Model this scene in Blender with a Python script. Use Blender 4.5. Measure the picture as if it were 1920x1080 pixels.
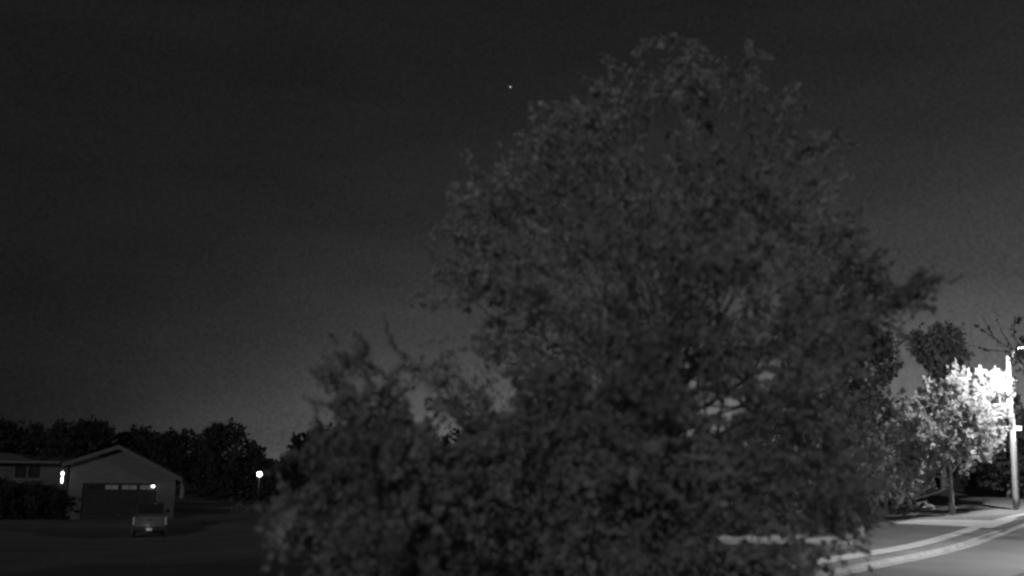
import bpy, bmesh, math, random
import numpy as np
from mathutils import Vector, Matrix

for o in list(bpy.data.objects):
    bpy.data.objects.remove(o)
S = bpy.context.scene
COL = S.collection
R = math.radians

# ------------------------------------------------------------------ camera
CAM_Z = 3.3
FPX = 1750.0                      # focal length in photo pixels (1920 wide)
PITCH = math.atan((872 - 540) / FPX)
ROLL = R(0.75)
cd = bpy.data.cameras.new('camera')
cam = bpy.data.objects.new('camera', cd)
COL.objects.link(cam)
cd.sensor_width = 36.0
cd.lens = 36.0 * FPX / 1920.0
cd.clip_start = 0.1
cd.clip_end = 4000
cam.matrix_world = Matrix.Translation((0, 0, CAM_Z)) @ Matrix.Rotation(R(90) + PITCH, 4, 'X') @ Matrix.Rotation(ROLL, 4, 'Z')
S.camera = cam
cd.dof.use_dof = True
cd.dof.focus_distance = 48.0
cd.dof.aperture_fstop = 0.34
CM = np.array(cam.matrix_world.to_3x3())

# ------------------------------------------------------------------ night sky
W = bpy.data.worlds.new('World')
S.world = W
W.use_nodes = True
nt = W.node_tree
nt.nodes.clear()
def N(t, **kw):
    n = nt.nodes.new(t)
    for k, v in kw.items():
        setattr(n, k, v)
    return n
def L(a, b):
    nt.links.new(a, b)
def MATH(op, a, b=None, c=None):
    n = N('ShaderNodeMath', operation=op)
    for i, v in enumerate((a, b, c)):
        if v is None:
            continue
        if isinstance(v, (int, float)):
            n.inputs[i].default_value = v
        else:
            L(v, n.inputs[i])
    return n.outputs[0]
MOON_AZ, MOON_EL = R(-14), R(13)  # behind the camera, a little to its left
sky = N('ShaderNodeTexSky')
sky.sky_type = 'NISHITA'
sky.sun_disc = False
sky.sun_elevation = MOON_EL
sky.sun_rotation = R(180) + MOON_AZ
bw = N('ShaderNodeRGBToBW')
L(sky.outputs[0], bw.inputs[0])
tc = N('ShaderNodeTexCoord')
sep = N('ShaderNodeSeparateXYZ')
L(tc.outputs['Generated'], sep.inputs[0])
az = MATH('ARCTAN2', sep.outputs[0], sep.outputs[1])         # 0 ahead, + to the right
el = MATH('ARCSINE', sep.outputs[2])
elc = MATH('MAXIMUM', el, 0.0)
fall = MATH('EXPONENT', MATH('DIVIDE', elc, R(-5.8)))
mr = N('ShaderNodeMapRange')
mr.inputs['From Min'].default_value = R(-90)
mr.inputs['From Max'].default_value = R(90)
L(az, mr.inputs['Value'])
ramp = N('ShaderNodeValToRGB')
L(mr.outputs[0], ramp.inputs[0])
stops = [(-90, .001), (-34, .001), (-28, .001), (-23, .014), (-16, .052), (-8, .12), (0, .16), (15, .24), (28, .30), (50, .28), (90, .02)]
el_ = ramp.color_ramp.elements
while len(el_) > 2:
    el_.remove(el_[-1])
for i, (a, v) in enumerate(stops):
    p = (a + 90) / 180
    if i == 0:
        e = el_[0]; e.position = p
    elif i == len(stops) - 1:
        e = el_[len(el_) - 1]; e.position = p
    else:
        e = el_.new(p)
    e.color = (v, v, v, 1)
glow = MATH('MULTIPLY', fall, ramp.outputs[0])
# thin uneven cloud, plus fine sensor grain
nz = N('ShaderNodeTexNoise')
nz.inputs['Scale'].default_value = 5.0
nz.inputs['Detail'].default_value = 6.0
mp = N('ShaderNodeMapping')
mp.inputs['Scale'].default_value = (1, 1, 4)
L(tc.outputs['Generated'], mp.inputs[0])
L(mp.outputs[0], nz.inputs['Vector'])
nz2 = N('ShaderNodeTexNoise')
nz2.inputs['Scale'].default_value = 300.0
nz2.inputs['Detail'].default_value = 3.0
L(tc.outputs['Generated'], nz2.inputs['Vector'])
mod = MATH('ADD', MATH('MULTIPLY', nz.outputs[0], 0.55), MATH('MULTIPLY', nz2.outputs[0], 0.9))
mod = MATH('ADD', mod, 0.275)
base = MATH('MULTIPLY_ADD', bw.outputs[0], 0.0003, 0.0104)
side = MATH('MULTIPLY_ADD', MATH('MINIMUM', MATH('MAXIMUM', MATH('MULTIPLY', az, 1.0), -0.3), 0.6), 0.003, 0.0)
tot = MATH('MULTIPLY', MATH('ADD', MATH('ADD', base, side), glow), mod)
bg = N('ShaderNodeBackground')
L(tot, bg.inputs[0])
bg.inputs[1].default_value = 1.0
wo = N('ShaderNodeOutputWorld')
L(bg.outputs[0], wo.inputs[0])

# ------------------------------------------------------------------ moonlight
sl = bpy.data.lights.new('moonlight', 'SUN')
sl.energy = 0.37
sl.angle = R(0.55)
sl.color = (1, 1, 1)
so = bpy.data.objects.new('moonlight', sl)
COL.objects.link(so)
mdir = Vector((math.sin(MOON_AZ) * math.cos(MOON_EL), -math.cos(MOON_AZ) * math.cos(MOON_EL), math.sin(MOON_EL)))
so.rotation_euler = mdir.to_track_quat('Z', 'Y').to_euler()
so.location = (0, -20, 30)

# ------------------------------------------------------------------ colour management
S.view_settings.view_transform = 'Standard'
S.view_settings.look = 'None'
S.view_settings.exposure = 0
S.view_settings.gamma = 1
S.cycles.use_denoising = True
S.cycles.max_bounces = 5
S.cycles.diffuse_bounces = 4
S.cycles.transparent_max_bounces = 4
S.cycles.sample_clamp_indirect = 1.0
S.cycles.filter_width = 2.6
S.render.film_transparent = False

# ------------------------------------------------------------------ pixel <-> place helpers
def smooth(t):
    t = np.clip(t, 0, 1)
    return t * t * (3 - 2 * t)
def terr(x, y):
    x = np.asarray(x, float); y = np.asarray(y, float)
    a = x / np.maximum(y, 1.0)
    z = 0.12 * smooth((x - 2) / 26) * smooth((y - 22) / 30) - 0.25 * smooth((-x - 4) / 14) * smooth((y - 20) / 25)
    z = z + 0.75 * smooth((a - .34) / .25) * smooth((y - 36) / 22) + 1.1 * smooth((y - 64) / 38) * smooth((a - .1) / .25)
    z = z - 0.42 * np.exp(-((x + 19.5) ** 2 + (y - 50) ** 2) / 60.0)
    return z + 0.05 * np.sin(x * .21 + 1) * np.sin(y * .17) * smooth((y - 4) / 10)
def ray(px, py):
    d = np.array([(px - 960) / FPX, (540 - py) / FPX, -1.0])
    return CM @ d
def U(px, py, dep):
    """point seen at photo pixel (px, py) at forward distance dep (metres along y)"""
    d = ray(px, py)
    k = dep / d[1]
    return np.array([d[0] * k, dep, CAM_Z + d[2] * k])
def UV(px, py, dep):
    """vectorised U"""
    px = np.asarray(px, float); py = np.asarray(py, float); dep = np.asarray(dep, float)
    d = np.stack([(px - 960) / FPX, (540 - py) / FPX, -np.ones_like(px)], -1) @ CM.T
    k = dep / d[:, 1]
    p = d * k[:, None]
    p[:, 2] += CAM_Z
    return p
def G(px, py):
    d = ray(px, py)
    z = 0.0
    for _ in range(30):
        k = (z - CAM_Z) / d[2]
        x, y = d[0] * k, d[1] * k
        z = 0.5 * z + 0.5 * float(terr(x, y))
    return np.array([x, y, z])

# ------------------------------------------------------------------ materials (the camera sees in black and white)
def mat(name, base, rough=0.8, var=0.25, scale=3.0, bump=0.0, detail=6.0, metal=0.0, emit=0.0, transl=0.0, spec=0.3, var2=0.0, scale2=0.3, stretch=None):
    m = bpy.data.materials.new(name)
    m.use_nodes = True
    t = m.node_tree
    t.nodes.clear()
    def n(ty, **kw):
        q = t.nodes.new(ty)
        for k, v in kw.items():
            setattr(q, k, v)
        return q
    out = n('ShaderNodeOutputMaterial')
    p = n('ShaderNodeBsdfPrincipled')
    p.inputs['Roughness'].default_value = rough
    p.inputs['Metallic'].default_value = metal
    p.inputs['Specular IOR Level'].default_value = spec
    c = n('ShaderNodeTexCoord')
    src = c.outputs['Object']
    if stretch:
        mpp = n('ShaderNodeMapping')
        mpp.inputs['Scale'].default_value = stretch
        t.links.new(src, mpp.inputs[0])
        src = mpp.outputs[0]
    z = n('ShaderNodeTexNoise')
    z.inputs['Scale'].default_value = scale
    z.inputs['Detail'].default_value = detail
    t.links.new(src, z.inputs['Vector'])
    r = n('ShaderNodeMapRange')
    r.inputs['From Min'].default_value = 0.28
    r.inputs['From Max'].default_value = 0.72
    r.inputs['To Min'].default_value = base * (1 - var)
    r.inputs['To Max'].default_value = base * (1 + var)
    t.links.new(z.outputs[0], r.inputs['Value'])
    val = r.outputs[0]
    if var2:
        z2 = n('ShaderNodeTexNoise')
        z2.inputs['Scale'].default_value = scale2
        z2.inputs['Detail'].default_value = 3
        t.links.new(src, z2.inputs['Vector'])
        r2 = n('ShaderNodeMapRange')
        r2.inputs['From Min'].default_value = 0.3
        r2.inputs['From Max'].default_value = 0.7
        r2.inputs['To Min'].default_value = 1 - var2
        r2.inputs['To Max'].default_value = 1 + var2
        t.links.new(z2.outputs[0], r2.inputs['Value'])
        mu = n('ShaderNodeMath', operation='MULTIPLY')
        t.links.new(val, mu.inputs[0]); t.links.new(r2.outputs[0], mu.inputs[1])
        val = mu.outputs[0]
    t.links.new(val, p.inputs['Base Color'])
    if bump:
        b = n('ShaderNodeBump')
        b.inputs['Strength'].default_value = bump
        b.inputs['Distance'].default_value = 0.03
        t.links.new(z.outputs[0], b.inputs['Height'])
        t.links.new(b.outputs[0], p.inputs['Normal'])
    if emit:
        p.inputs['Emission Color'].default_value = (1, 1, 1, 1)
        p.inputs['Emission Strength'].default_value = emit
    sh = p.outputs[0]
    if transl:
        tr = n('ShaderNodeBsdfTranslucent')
        t.links.new(val, tr.inputs['Color'])
        mx = n('ShaderNodeMixShader')
        mx.inputs[0].default_value = transl
        t.links.new(p.outputs[0], mx.inputs[1]); t.links.new(tr.outputs[0], mx.inputs[2])
        sh = mx.outputs[0]
    t.links.new(sh, out.inputs[0])
    return m

M = {}
M['grass'] = mat('grass', .15, 1, .35, 9, .6, 10, var2=.14, scale2=.35, spec=.05)
M['asphalt'] = mat('asphalt', .13, .95, .16, 30, .3, 8, var2=.13, scale2=.4, spec=.1)
M['asphalt_old'] = mat('asphalt_old', .08, .95, .18, 30, .3, 8, var2=.12, scale2=.5, spec=.1)
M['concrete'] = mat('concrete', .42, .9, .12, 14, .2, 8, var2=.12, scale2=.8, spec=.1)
M['kerb_concrete'] = mat('kerb_concrete', .30, .9, .22, 9, .2, 8, var2=.2, scale2=1.2, spec=.1)
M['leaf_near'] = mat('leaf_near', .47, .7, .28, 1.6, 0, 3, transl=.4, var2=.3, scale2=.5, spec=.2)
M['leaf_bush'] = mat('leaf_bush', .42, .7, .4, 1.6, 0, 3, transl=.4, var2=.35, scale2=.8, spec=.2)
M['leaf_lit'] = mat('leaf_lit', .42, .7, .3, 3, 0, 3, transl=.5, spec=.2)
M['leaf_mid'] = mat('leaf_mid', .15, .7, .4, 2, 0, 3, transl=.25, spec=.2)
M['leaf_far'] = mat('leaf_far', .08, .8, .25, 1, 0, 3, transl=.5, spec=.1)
M['leaf_hedge'] = mat('leaf_hedge', .20, .8, .3, 1, 0, 3, transl=.2, spec=.1)
M['bark'] = mat('bark', .22, .95, .4, 12, .8, 8, stretch=(1, 1, .2))
M['pole_wood'] = mat('pole_wood', .27, .9, .25, 18, .5, 8, stretch=(1, 1, .06))
M['metal'] = mat('metal', .3, .5, .1, 8, metal=.6)
M['brick'] = mat('brick', .12, .9, .2, 12, .3)
M['siding'] = mat('siding', .145, .85, .22, 5, .15, stretch=(.3, .3, 3))
M['wing_siding'] = mat('wing_siding', .10, .85, .3, 2.5, .15, stretch=(.5, .5, 2))
M['pale_siding'] = mat('pale_siding', .26, .85, .1, 3, .1, stretch=(.3, .3, 3))
M['trim'] = mat('trim', .13, .7, .08, 5)
M['shingle'] = mat('shingle', .07, .95, .3, 14, .4)
M['dark_door'] = mat('dark_door', .035, .7, .2, 4)
M['dark_glass'] = mat('dark_glass', .03, .15, .1, 2, spec=.5)
M['truck_paint'] = mat('truck_paint', .16, .35, .08, 2, spec=.5)
M['truck_body'] = mat('truck_body', .09, .35, .08, 2, spec=.5)
M['truck_dark'] = mat('truck_dark', .05, .5, .1, 2)
M['chrome'] = mat('chrome', .5, .3, .08, 6, metal=.7)
M['rubber'] = mat('rubber', .03, .9, .1, 9)
M['tail_lens'] = mat('tail_lens', .75, .25, .1, 9, spec=.8)
M['white_plate'] = mat('white_plate', .85, .4, .03, 9)
M['lamp_on'] = mat('lamp_on', .8, .4, 0, 1, emit=14)
M['lamp_bulb'] = mat('lamp_bulb', .8, .4, 0, 1, emit=6)
M['soft_glow'] = mat('soft_glow', .8, .4, 0, 1, emit=1.1)
M['window_dim'] = mat('window_dim', .1, .3, .8, 2.2, emit=.036)
M['window_lit'] = mat('window_lit', .5, .4, .1, 2, emit=.9)
M['star'] = mat('star', .5, .4, 0, 2, emit=1.6)

# ------------------------------------------------------------------ object helpers
def tag(o, label=None, cat=None, group=None, kind=None):
    if label: o['label'] = label
    if cat: o['category'] = cat
    if group: o['group'] = group
    if kind: o['kind'] = kind
    return o
def empty(name, loc, label, cat, group=None, rz=0.0, rx=0.0, ry=0.0):
    o = bpy.data.objects.new(name, None)
    COL.objects.link(o)
    o.location = [float(v) for v in loc]
    o.rotation_euler = (rx, ry, rz)
    return tag(o, label, cat, group)
def link_mesh(name, me, m, parent=None):
    o = bpy.data.objects.new(name, me)
    COL.objects.link(o)
    if m is not None:
        for q in (m if isinstance(m, (list, tuple)) else [m]):
            me.materials.append(q)
    if parent is not None:
        o.parent = parent
    return o
class MB:
    def __init__(s):
        s.v = []; s.f = []; s.mi = []; s.cur = 0; s.sm = []
    def face(s, idx, smooth=False):
        s.f.append(idx); s.mi.append(s.cur); s.sm.append(smooth)
    def box(s, x0, x1, y0, y1, z0, z1):
        b = len(s.v)
        s.v += [(x0, y0, z0), (x1, y0, z0), (x1, y1, z0), (x0, y1, z0), (x0, y0, z1), (x1, y0, z1), (x1, y1, z1), (x0, y1, z1)]
        for q in ((0, 3, 2, 1), (4, 5, 6, 7), (0, 1, 5, 4), (1, 2, 6, 5), (2, 3, 7, 6), (3, 0, 4, 7)):
            s.face([b + i for i in q])
        return s
    def prism(s, poly, a0, a1, axis='y'):
        """extrude polygon (pairs) along an axis"""
        b = len(s.v); n = len(poly)
        for a in (a0, a1):
            for p, q in poly:
                s.v.append({'y': (p, a, q), 'x': (a, p, q), 'z': (p, q, a)}[axis])
        s.face([b + i for i in range(n)][::-1]); s.face([b + n + i for i in range(n)])
        for i in range(n):
            j = (i + 1) % n
            s.face([b + i, b + j, b + n + j, b + n + i])
        return s
    def tube(s, pts, rad, n=8, cap=True):
        pts = [Vector(p) for p in pts]
        b = len(s.v)
        for i, p in enumerate(pts):
            d = (pts[min(i + 1, len(pts) - 1)] - pts[max(i - 1, 0)]).normalized()
            up = Vector((0, 0, 1)) if abs(d.z) < .9 else Vector((1, 0, 0))
            e1 = d.cross(up).normalized(); e2 = d.cross(e1)
            for k in range(n):
                a = 2 * math.pi * k / n
                s.v.append(tuple(p + (e1 * math.cos(a) + e2 * math.sin(a)) * rad[i]))
        for i in range(len(pts) - 1):
            for k in range(n):
                a = b + i * n + k; c = b + i * n + (k + 1) % n
                s.face([a, c, c + n, a + n], True)
        if cap:
            s.face([b + k for k in range(n)][::-1]); s.face([b + (len(pts) - 1) * n + k for k in range(n)])
        return s
    def lathe(s, prof, n=16, c=(0, 0, 0), axis='z'):
        b = len(s.v)
        for r, h in prof:
            for k in range(n):
                a = 2 * math.pi * k / n
                if axis == 'z': s.v.append((c[0] + r * math.cos(a), c[1] + r * math.sin(a), c[2] + h))
                else: s.v.append((c[0] + h, c[1] + r * math.cos(a), c[2] + r * math.sin(a)))
        for i in range(len(prof) - 1):
            for k in range(n):
                a = b + i * n + k; d = b + i * n + (k + 1) % n
                s.face([a, d, d + n, a + n], True)
        s.face([b + k for k in range(n)][::-1]); s.face([b + (len(prof) - 1) * n + k for k in range(n)])
        return s
    def build(s, name, m, parent=None, bevel=0.0):
        me = bpy.data.meshes.new(name)
        me.from_pydata(s.v, [], s.f)
        me.polygons.foreach_set('material_index', s.mi)
        me.polygons.foreach_set('use_smooth', s.sm)
        me.update()
        o = link_mesh(name, me, m, parent)
        if bevel:
            bv = o.modifiers.new('bevel', 'BEVEL'); bv.width = bevel; bv.segments = 2; bv.limit_method = 'ANGLE'
        return o

# ------------------------------------------------------------------ ground and street
K1 = G(1500, 1082); K2 = G(1890, 989)
AX = (K2 - K1)[:2]; AX = AX / np.linalg.norm(AX)
NV = np.array([AX[1], -AX[0]])          # towards the road
def XY(u, v):
    return K1[0] + AX[0] * u + NV[0] * v, K1[1] + AX[1] * u + NV[1] * v
def uvof(p):
    d = np.asarray(p)[:2] - K1[:2]
    return float(d @ AX), float(d @ NV)
ROAD_W = 9.2
u_apron = uvof(G(1880, 990))[0]
def drape(name, us, vs, zf, m, label_kind='structure', mi=None):
    me = bpy.data.meshes.new(name)
    V = []; F = []; I = []
    for u in us:
        for v in vs:
            x, y = XY(u, v)
            V.append((x, y, zf(u, v, x, y)))
    nv = len(vs)
    for i in range(len(us) - 1):
        for j in range(nv - 1):
            a = i * nv + j
            F.append((a, a + nv, a + nv + 1, a + 1)); I.append(mi(us[i], vs[j]) if mi else 0)
    me.from_pydata(V, [], F)
    me.polygons.foreach_set('material_index', I)
    me.polygons.foreach_set('use_smooth', [True] * len(F))
    me.update()
    if me.polygons[0].normal.z < 0:
        me.flip_normals()
    o = link_mesh(name, me, m)
    o['kind'] = label_kind
    return o
us = list(np.concatenate([np.arange(-1200, -60, 60), np.arange(-60, 90, 1.5), np.arange(90, 160, 10), np.arange(160, 1600, 80)]))
vs_l = list(np.concatenate([-np.geomspace(1500, 60, 14), -np.arange(58, 6, -1.5), [-5, -4, -3, -2, -1, -.11]]))
vs_r = list(np.concatenate([[ROAD_W + .11, ROAD_W + 1, ROAD_W + 2.5, ROAD_W + 5], np.geomspace(ROAD_W + 10, 1500, 16)]))
vs = vs_l + [-.10, 0.2, 3, 6, ROAD_W - .2, ROAD_W + .10] + vs_r
def zg(u, v, x, y):
    z = float(terr(x, y))
    if -.105 < v < ROAD_W + .105:
        z -= .26
    return z
drape('ground', us, vs, zg, M['grass'])
ur = list(np.arange(-60, 120, 1.5))
vs_road = [0, .01, .8, 1.6, 2.4, 3.2, 3.9, 4.6, 5.4, 6.2, 7, 7.8, 8.6, ROAD_W - .01, ROAD_W]
drape('road', ur, vs_road, lambda u, v, x, y: float(terr(x, y)) - .13 + .04 * (1 - abs(v / ROAD_W - .5) * 2), [M['asphalt'], M['asphalt_old']],
      mi=lambda u, v: 1 if v > 4.5 else 0)
# gutter and kerb in one cross-section, lowered at the driveway
def kz(u):
    return 0.115 * (1 - float(smooth((u - u_apron + 1.0) / 1.2)) * (1 - float(smooth((u - u_apron - 6.5) / 1.2))))
def kerb(name, sgn, v0, low):
    me = bpy.data.meshes.new(name)
    V = []; F = []
    prof = [(-.15, None), (-.15, 1), (-.02, 1), (.0, .92), (.03, 0), (.42, 0), (.42, None)]
    for u in ur:
        h = kz(u) if low else .115
        for dv, t in prof:
            x, y = XY(u, v0 + sgn * dv)
            if t is None: z = float(terr(x, y)) - .3
            else: z = float(terr(x, y)) - .108 + (h) * t + (.0 if t else .012 * dv / .7)
            V.append((x, y, z))
    n = len(prof)
    for i in range(len(ur) - 1):
        for j in range(n - 1):
            a = i * n + j
            F.append((a, a + n, a + n + 1, a + 1) if sgn > 0 else (a, a + 1, a + n + 1, a + n))
    me.from_pydata(V, [], F); me.update()
    o = link_mesh(name, me, M['kerb_concrete']); o['kind'] = 'structure'
    return o
kerb('kerb', 1, 0, True)
kerb('kerb', -1, ROAD_W, False)
# pavement (sidewalk): slabs with joints along the street
sw = [uvof(G(1700, y))[1] for y in (1021.5, 1029.5)]
SW0, SW1 = min(sw), max(sw)
print('sidewalk v', sw, 'kerb v', uvof(G(1700, 1040))[1], uvof(G(1700, 1046))[1], 'lane', uvof(G(1820, 1075)), uvof(G(1920, 1045)), 'pole', G(1905, 955), 'tree', G(1612, 1010), G(1785, 966))
mbs = MB()
u = -45.0
while u < 105:
    for (a, b) in ((u + .012, u + 1.5 - .012),):
        base = len(mbs.v)
        for uu in (a, b):
            for vv in (SW0, SW1):
                x, y = XY(uu, vv); z = float(terr(x, y))
                mbs.v.append((x, y, z + .035)); mbs.v.append((x, y, z - .08))
        # v order: (a,0)t,b (a,1)t,b (b,0)t,b (b,1)t,b
        q = base
        mbs.face([q, q + 4, q + 6, q + 2]); mbs.face([q + 1, q + 3, q + 7, q + 5])
        mbs.face([q, q + 1, q + 5, q + 4]); mbs.face([q + 2, q + 6, q + 7, q + 3])
        mbs.face([q, q + 2, q + 3, q + 1]); mbs.face([q + 4, q + 5, q + 7, q + 6])
    u += 1.5
sw_o = mbs.build('pavement', M['concrete']); sw_o['kind'] = 'structure'
bm = bmesh.new(); bm.from_mesh(sw_o.data); bmesh.ops.recalc_face_normals(bm, faces=bm.faces); bm.to_mesh(sw_o.data); bm.free()
# driveway: apron over the verge and the drive running in beside the lit tree
def patch(name, corners, m, dz, n=16):
    """draped bilinear patch; corners p00, p10, p11, p01 as ground points"""
    V = []; F = []
    c = [np.asarray(q)[:2] for q in corners]
    for i in range(n + 1):
        for j in range(n + 1):
            s, t = i / n, j / n
            p = c[0] * (1 - s) * (1 - t) + c[1] * s * (1 - t) + c[2] * s * t + c[3] * (1 - s) * t
            V.append((p[0], p[1], float(terr(*p)) + dz))
    for i in range(n):
        for j in range(n):
            a = i * (n + 1) + j
            F.append((a, a + n + 1, a + n + 2, a + 1))
    me = bpy.data.meshes.new(name); me.from_pydata(V, [], F); me.update()
    if me.polygons[0].normal.z < 0: me.flip_normals()
    o = link_mesh(name, me, m); o['kind'] = 'structure'
    return o
def zap(u, v, x, y):
    t = max(0.0, min(1.0, (v - SW1) / (-.16 - SW1)))
    return float(terr(x, y)) + .034 * (1 - t) + (-.108 + kz(u) + .006) * t + .004
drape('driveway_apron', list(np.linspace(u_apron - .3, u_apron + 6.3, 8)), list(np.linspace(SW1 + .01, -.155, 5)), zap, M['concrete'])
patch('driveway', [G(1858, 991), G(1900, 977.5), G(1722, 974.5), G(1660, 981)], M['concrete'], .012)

# ------------------------------------------------------------------ tree maker
def poly_info(P, px, py):
    """inside test and distance to the outline for many pixels"""
    P = np.asarray(P, float)
    ins = np.zeros(len(px), bool)
    dist = np.full(len(px), 1e9)
    n = len(P)
    for i in range(n):
        x0, y0 = P[i]; x1, y1 = P[(i + 1) % n]
        c = ((y0 > py) != (y1 > py))
        with np.errstate(divide='ignore', invalid='ignore'):
            xi = (x1 - x0) * (py - y0) / (y1 - y0 + 1e-12) + x0
        ins ^= c & (px < xi)
        dx, dy = x1 - x0, y1 - y0
        t = np.clip(((px - x0) * dx + (py - y0) * dy) / (dx * dx + dy * dy + 1e-9), 0, 1)
        dist = np.minimum(dist, np.hypot(px - x0 - t * dx, py - y0 - t * dy))
    return ins, dist
def leaf_mesh(name, C, D, size, rng, m, parent, aspect=.62, flat=0.0):
    """many small kite-shaped leaves centred at C with rough growing direction D"""
    n = len(C)
    D = D + rng.normal(0, .7, (n, 3))
    D /= np.linalg.norm(D, axis=1)[:, None] + 1e-9
    r = rng.normal(0, 1, (n, 3))
    E = np.cross(D, r); E /= np.linalg.norm(E, axis=1)[:, None] + 1e-9
    Nn = np.cross(D, E)
    s = (size * np.clip(rng.lognormal(-.05, .38, n), .4, 2.3))[:, None]
    a = C - D * s * .5
    c = C + D * s * .5 - Nn * s * .12
    b = C + E * s * aspect * .5 - D * s * .08 + Nn * s * .06
    d = C - E * s * aspect * .5 - D * s * .08 + Nn * s * .06
    V = np.stack([a, b, c, d], 1).reshape(-1, 3)
    me = bpy.data.meshes.new(name)
    me.vertices.add(4 * n); me.loops.add(4 * n); me.polygons.add(n)
    me.vertices.foreach_set('co', V.ravel())
    me.loops.foreach_set('vertex_index', np.arange(4 * n))
    me.polygons.foreach_set('loop_start', np.arange(0, 4 * n, 4))
    me.polygons.foreach_set('loop_total', np.full(n, 4))
    me.update(calc_edges=True)
    return link_mesh(name, me, m, parent)
def tree(kind, seed, outline, dep, base_px, n_shoot, shoot_len, leaf, leaves_per, m, label, cat='tree', group=None,
         thick=1.0, rmax=4.0, gaps=(), fills=(), trunk_r=.2, extra=(), limbs=26, spread=.1, clumps=60, clump_r=.8, trunk_label=None, foot=None, up=.5, fork=.3, skew=0.0, topthin=None):
    rng = np.random.default_rng(seed)
    P = np.asarray(outline, float)
    pm = FPX / dep                                   # photo pixels per metre there
    x0, y0 = P.min(0); x1, y1 = P.max(0)
    # clump centres
    def sample(k):
        out = []
        while sum(len(o) for o in out) < k:
            px = rng.uniform(x0, x1, 4 * k); py = rng.uniform(y0, y1, 4 * k)
            ins, dist = poly_info(P, px, py)
            px, py, dist = px[ins], py[ins], dist[ins]
            t = np.minimum(dist / pm * 1.25 * thick, rmax)
            e = rng.uniform(-1, 1, len(px))
            e = np.sign(e) * np.abs(e) ** .6
            out.append(np.stack([px, py, t * e, t], 1))
        return np.concatenate(out)[:k]
    cl = sample(clumps)
    if foot is None: foot = G(*base_px)
    foot = np.asarray(foot, float)
    # shoots: gather round the clump centres
    idx = rng.integers(0, clumps, n_shoot)
    w = rng.random(n_shoot) < .78
    pts = sample(n_shoot)
    j = rng.normal(0, clump_r * .55, (n_shoot, 3))
    px = np.where(w, cl[idx, 0] + j[:, 0] * pm, pts[:, 0])
    py = np.where(w, cl[idx, 1] + j[:, 1] * pm * .8, pts[:, 1])
    dy = np.where(w, cl[idx, 2] + j[:, 2], pts[:, 2])
    ins, dist = poly_info(P, px, py)
    keep = ins | (dist < 9 * rng.random(n_shoot))
    if topthin is not None:
        ty0, ty1, pmin = topthin
        pr = pmin + (1 - pmin) * np.clip((py - ty0) / (ty1 - ty0), 0, 1)
        keep &= rng.random(n_shoot) < pr
    for (gx, gy, rx, ry, pr) in gaps:
        q = ((px - gx) / rx) ** 2 + ((py - gy) / ry) ** 2
        wob = 1 + .35 * np.sin(px * .11 + seed) * np.sin(py * .13 + 2 * seed)
        keep &= ~((q < wob) & (rng.random(n_shoot) < pr))
    px, py, dy = px[keep], py[keep], dy[keep]
    for (fx, fy, fr_, fn) in fills:
        px = np.append(px, rng.normal(fx, fr_, fn)); py = np.append(py, rng.normal(fy, fr_ * .7, fn)); dy = np.append(dy, rng.uniform(-rmax * .7, rmax * .5, fn))
    dy = dy + skew * (px - (x0 + x1) / 2) / pm
    Q = UV(px, py, dep + dy)
    ctr = UV(np.array([(x0 + x1) / 2]), np.array([y0 * .35 + y1 * .65]), np.array([dep]))[0]
    out = Q - ctr
    out /= np.linalg.norm(out, axis=1)[:, None] + 1e-9
    n = len(Q)
    D = out * .5 + rng.normal(0, .62, (n, 3)); D[:, 2] += up
    D /= np.linalg.norm(D, axis=1)[:, None]
    Ls = shoot_len * rng.uniform(.5, 1.3, n)
    t = rng.uniform(0, 1, (n, leaves_per))
    droop = rng.uniform(-.3, .7, n)
    C = Q[:, None, :] + D[:, None, :] * (t * Ls[:, None])[:, :, None]
    C[:, :, 2] -= droop[:, None] * (t ** 2) * Ls[:, None]
    C += rng.normal(0, spread, C.shape) * (1.15 - t)[:, :, None]
    Cs = [C.reshape(-1, 3)]; Ds = [np.repeat(D, leaves_per, 0)]
    root = empty(kind, foot, label, cat, group)
    loc = foot
    tb = MB()
    # trunk and limbs
    top = UV(np.array([(x0 + x1) / 2]), np.array([y0 + (y1 - y0) * .12]), np.array([dep]))[0]
    H = top[2] - foot[2]
    tp = []
    K = 9
    for i in range(K + 1):
        s = i / K
        q = foot * (1 - s) + top * s + np.array([math.sin(3.1 * s + seed) * .02 * H, math.cos(2.3 * s + seed) * .015 * H, 0]) * s
        tp.append(q - loc)
    tp[0] = tp[0] - np.array([0, 0, .15])
    tr = [trunk_r * (1.35 if i == 0 else 1) * (1 - .9 * i / K) + .01 for i in range(K + 1)]
    tb.tube(tp, tr, 10)
    order = rng.permutation(n)[:limbs]
    for q in order:
        e = Q[q] - loc
        s = min(.9, max(fork, (e[2]) / H - rng.uniform(.15, .35)))
        k = s * K; i0 = int(k); f = k - i0
        a = tp[i0] * (1 - f) + tp[min(i0 + 1, K)] * f
        r0 = max(.02, trunk_r * (1 - .9 * s) * .55)
        mid = (a * .45 + e * .55) + np.array([0, 0, -.06 * np.linalg.norm(e - a)])
        wob = rng.normal(0, .05 * np.linalg.norm(e - a), 3)
        wb2 = rng.normal(0, .06 * np.linalg.norm(e - a), 3)
        tb.tube([a, a * .7 + mid * .3 + wob * .9, mid + wob, mid * .5 + e * .5 + wb2, e * .8 + mid * .2 - wb2 * .3, e + D[q] * Ls[q] * .9], [r0, r0 * .75, r0 * .5, r0 * .33, r0 * .2, .006], 6)
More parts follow.
